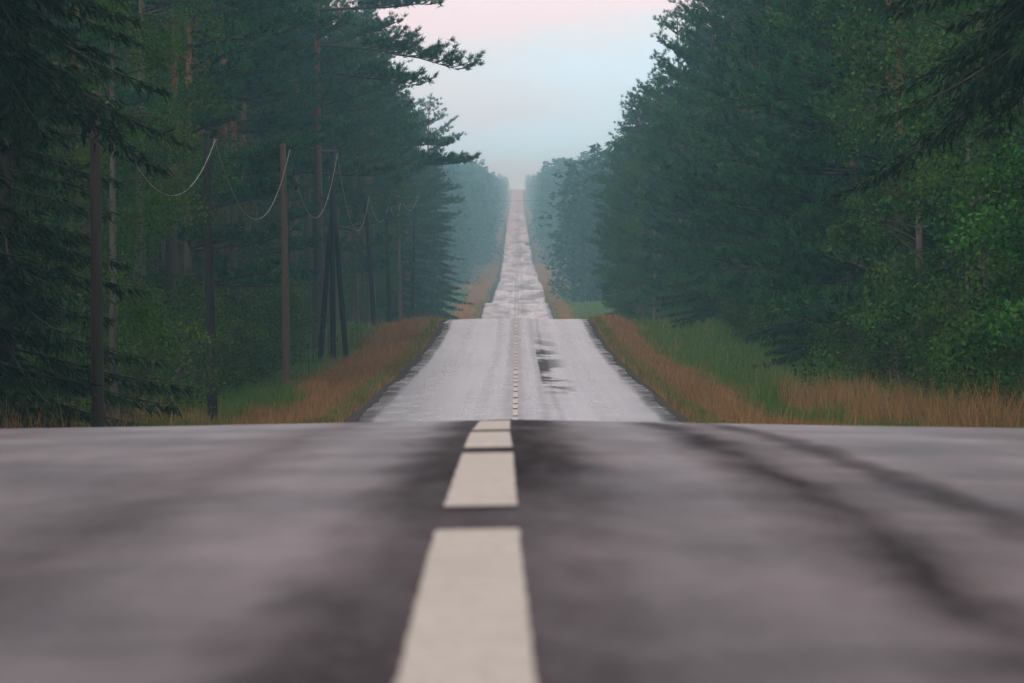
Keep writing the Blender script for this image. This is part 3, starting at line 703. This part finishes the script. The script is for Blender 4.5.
for i, (bx, tx, ty, dd, brown, lab) in enumerate(poles):
    x0 = px_x(bx, dd); x1 = px_x(tx, dd); z0 = float(gz(x0, dd)); zt = px_z(ty, dd)
    r = bpy.data.objects.new('utility_pole', None); col.objects.link(r); r.location = (x0, dd, z0)
    r['label'] = lab; r['category'] = 'utility pole'; r['group'] = 'utility poles along the left verge'
    h = zt - z0; dx = x1 - x0
    T = Tubes(); q = np.linspace(0, 1, 9)
    P = np.stack([dx * q, 0 * q, -.3 + (h + .3) * q], 1)
    T.add(P, np.interp(q, [0, 1], [.145, .10] if i else [.13, .10]), 12)
    T.add(np.array([[dx, 0, h - .005], [dx, 0, h + .05], [dx, 0, h + .09]]), [.115, .115, .03], 12)
    link('pole_shaft', T.mesh('pole_shaft'), M_pole_brown if brown else (M_pole_dark if i else M_pole_grey), r)
    T = Tubes(); zb = h - .35
    T.add([[dx + .09, 0, zb], [dx + .2, 0, zb], [dx + .24, 0, zb + .06], [dx + .24, 0, zb + .16]], .012, 6)
    br = link('bracket', T.mesh('bracket'), M_steel, r)
    T = Tubes(); zs = np.array([.1, .12, .15, .16, .19, .2, .23, .25]) + zb
    T.add(np.stack([np.full(8, dx + .24), np.zeros(8), zs], 1), [.03, .055, .055, .035, .05, .05, .035, .015], 10)
    link('insulator', T.mesh('insulator'), M_porc, br)
    if 'braces' in lab:
        for (fx, tx2, ty2) in ((347, 334, 205), (319, 331, 215)):
            T = Tubes(); a = np.array([px_x(fx, dd) - x0, .3, -.3]); b = np.array([px_x(tx2, dd) - x0, .1, px_z(ty2, dd) - z0])
            T.add(np.stack([a + (b - a) * s for s in np.linspace(0, 1, 6)]), np.linspace(.13, .1, 6), 10)
            link('brace', T.mesh('brace'), M_pole_dark, r)
        T = Tubes(); T.add([[px_x(317, dd) - x0, -.14, h - .05], [px_x(338, dd) - x0, -.14, h - .05]], .05, 4)
        link('crossbar', T.mesh('crossbar'), M_pole_brown, r)
    tops.append(np.array([x0 + dx + .24, dd, z0 + zb + .2]))
wl = ['slack wire between the nearest pole and the first clear dark pole', 'slack pale wire from the first dark pole to the brown pole', 'slack wire from the brown pole to the braced pole',
      'slack wire from the braced pole to the leaning thin pole', 'slack wire from the leaning thin pole to the far trio', 'short slack wire between left and middle of the far trio', 'slack wire reaching the farthest misty pole']
sag = [1.6, 2.25, 2.6, 2.6, 1.4, 1.3, 1.0]
for i in range(len(tops) - 1):
    s = np.linspace(0, 1, 28)[:, None]; P = tops[i] * (1 - s) + tops[i + 1] * s; P[:, 2] -= sag[i] * 4 * (s * (1 - s))[:, 0]
    c = P.mean(0); T = Tubes(); T.add(P - c, .006 + .00002 * tops[i][1], 6)
    w = link('overhead_wire', T.mesh('overhead_wire'), M_wire, None, label=wl[i], category='wire', group='slack wires of the pole line'); w.location = c
# faint line high over the far road, between two masts in the misty woods
ends = []
for x, lab in ((-11.5, 'misty far mast left of the distant road holding the crossing wire'), (13.5, 'misty far mast right of the distant road holding the crossing wire')):
    z0 = float(gz(x, 1000)); T = Tubes(); T.add([[0, 0, -.3], [0, 0, 8], [0, 0, 16]], [.16, .14, .1], 10)
    r = bpy.data.objects.new('power_mast', None); col.objects.link(r); r.location = (x, 1000, z0); r['label'] = lab; r['category'] = 'power mast'
    link('mast_shaft', T.mesh('mast_shaft'), M_pole_dark, r)
    T = Tubes(); T.add([[-.6, 0, 15.7], [.6, 0, 15.7]], .06, 6); link('crossbar', T.mesh('crossbar'), M_steel, r)
    ends.append(np.array([x, 1000, z0 + 15.8]))
s = np.linspace(0, 1, 16)[:, None]; P = ends[0] * (1 - s) + ends[1] * s; P[:, 2] -= (s * (1 - s))[:, 0] * 1.6; c = P.mean(0)
T = Tubes(); T.add(P - c, .022, 6); w = link('overhead_wire', T.mesh('overhead_wire'), M_pole_dark, None, label='faint dark wire crossing high over the far misty road', category='wire'); w.location = c
# thin dead stems sticking out of the left verge
for i, (px, dd) in enumerate([(309, 205), (313, 232), (322, 226), (328, 240), (338, 246), (345, 252), (352, 262), (358, 268), (300, 215), (318, 250)]):
    x = px_x(px, dd); T = Tubes(); hgt = R.uniform(1.1, 1.7); ln = R.normal(0, .05)
    T.add([[0, 0, -.1], [ln * .4, 0, hgt * .5], [ln, 0, hgt]], [.018, .014, .008], 5)
    for q in range(4):
        z = hgt * R.uniform(.55, .97); a = R.uniform(0, 6.28); T.add([[ln * z / hgt, 0, z], [ln * z / hgt + .07 * math.cos(a), .07 * math.sin(a), z + .09]], [.012, .02], 4)
    o = link('dead_stalk', T.mesh('dead_stalk'), M_pole_dark, None, label='thin dead weed stalk standing in the rusty left verge', category='plant', group='dead stalks in the left verge')
    o.location = (x, dd, float(gz(x, dd)))

# ------------------------------------------------------------------ haze
def box(x0, x1, y0, y1, z0, z1):
    V = [(x, y, z) for z in (z0, z1) for y in (y0, y1) for x in (x0, x1)]
    return make_mesh('haze', V, [(0, 2, 3, 1), (4, 5, 7, 6), (0, 1, 5, 4), (2, 6, 7, 3), (0, 4, 6, 2), (1, 3, 7, 5)])
HAZE_DENSITY = .00064
m, nt, out = new_mat('morning_mist')
pv = N(nt, 'ShaderNodeVolumePrincipled'); pv.inputs['Color'].default_value = (.45, .86, 1.0, 1); pv.inputs['Density'].default_value = HAZE_DENSITY
pv.inputs['Absorption Color'].default_value = (1, 1, 1, 1); pv.inputs['Anisotropy'].default_value = .68
nt.links.new(pv.outputs[0], out.inputs['Volume'])
link('haze', box(-1510, 1510, -130, 5310, -16, 46), m, kind='stuff', label='pale blue morning mist filling the forest road')

# ------------------------------------------------------------------ sky, sun
SUN_EL, SUN_AZ = rad(48), rad(206)     # veiled sun high behind the camera, to the left
w = bpy.data.worlds.new('World'); scene.world = w; w.use_nodes = True
nt = w.node_tree; nt.nodes.clear(); out = N(nt, 'ShaderNodeOutputWorld')
sky = N(nt, 'ShaderNodeTexSky', sky_type='NISHITA'); sky.sun_disc = False; sky.sun_elevation = SUN_EL; sky.sun_rotation = SUN_AZ
b1 = N(nt, 'ShaderNodeBackground'); nt.links.new(sky.outputs[0], b1.inputs[0]); b1.inputs[1].default_value = .1
tc = N(nt, 'ShaderNodeTexCoord'); sp = N(nt, 'ShaderNodeSeparateXYZ'); nt.links.new(tc.outputs['Generated'], sp.inputs[0])
mp = N(nt, 'ShaderNodeMapping'); nt.links.new(tc.outputs['Generated'], mp.inputs[0]); mp.inputs['Scale'].default_value = (22, 22, 60)
nz = noise(nt, 1.0, 4, .55, mp.outputs[0])
el = math_n(nt, 'ADD', sp.outputs[2], math_n(nt, 'MULTIPLY', math_n(nt, 'SUBTRACT', nz.outputs[0], .5), .034))
el = math_n(nt, 'ADD', el, math_n(nt, 'MULTIPLY', sp.outputs[0], -.12))
clr = ramp_out(nt, el, [(0.0, (.55, 2.3, 3.4)), (.010, (.66, 1.8, 2.6)), (.017, (.74, 1.42, 1.85)), (.025, (.80, 1.20, 1.46)), (.030, (.85, 1.14, 1.28)), (.037, (1.06, 1.02, 1.14)), (.06, (1.0, 1.0, 1.12)), (.16, (.88, .96, 1.03)), (.4, (.95, .90, .95)), (1, (1.02, .91, .95))])
# the brighter half of the sky lies down the road
front = N(nt, 'ShaderNodeMapRange', interpolation_type='SMOOTHSTEP'); nt.links.new(sp.outputs[1], front.inputs[0])
front.inputs[1].default_value = -.6; front.inputs[2].default_value = .9; front.inputs[3].default_value = .6; front.inputs[4].default_value = 1.05
b2 = N(nt, 'ShaderNodeBackground'); nt.links.new(clr, b2.inputs[0]); nt.links.new(front.outputs[0], b2.inputs[1])
mx = N(nt, 'ShaderNodeMixShader'); mx.inputs[0].default_value = .88
nt.links.new(b1.outputs[0], mx.inputs[1]); nt.links.new(b2.outputs[0], mx.inputs[2]); nt.links.new(mx.outputs[0], out.inputs[0])
sl = bpy.data.lights.new('sun', 'SUN'); sl.energy = 1.35; sl.angle = rad(14); sl.color = (1, .93, .86)
so = bpy.data.objects.new('sun', sl); col.objects.link(so)
# sky rotation: sun azimuth measured from +Y towards +X
sd = np.array([math.sin(SUN_AZ) * math.cos(SUN_EL), math.cos(SUN_AZ) * math.cos(SUN_EL), math.sin(SUN_EL)])
from mathutils import Vector
so.rotation_euler = Vector(-sd).to_track_quat('-Z', 'Y').to_euler(); so.location = (0, -20, 40)

# ------------------------------------------------------------------ camera
cam = bpy.data.cameras.new('camera'); co = bpy.data.objects.new('camera', cam); col.objects.link(co); scene.camera = co
cam.sensor_width = 36; cam.lens = FPX * 36 / 1024; cam.clip_start = .1; cam.clip_end = 9000
co.location = (0, 0, 0)
co.rotation_euler = (rad(90) - math.atan((341.5 - VY) / FPX), 0, math.atan((VX - 512) / FPX))
cam.dof.use_dof = True; cam.dof.focus_distance = 175; cam.dof.aperture_fstop = 9.6

scene.render.resolution_x, scene.render.resolution_y = 1024, 683
scene.view_settings.view_transform = 'Standard'; scene.view_settings.look = 'None'
scene.view_settings.exposure = 0.1; scene.view_settings.gamma = 1.0
c = scene.cycles
c.max_bounces = 6; c.diffuse_bounces = 3; c.glossy_bounces = 2; c.transmission_bounces = 2; c.volume_bounces = 3; c.transparent_max_bounces = 4
c.use_denoising = True
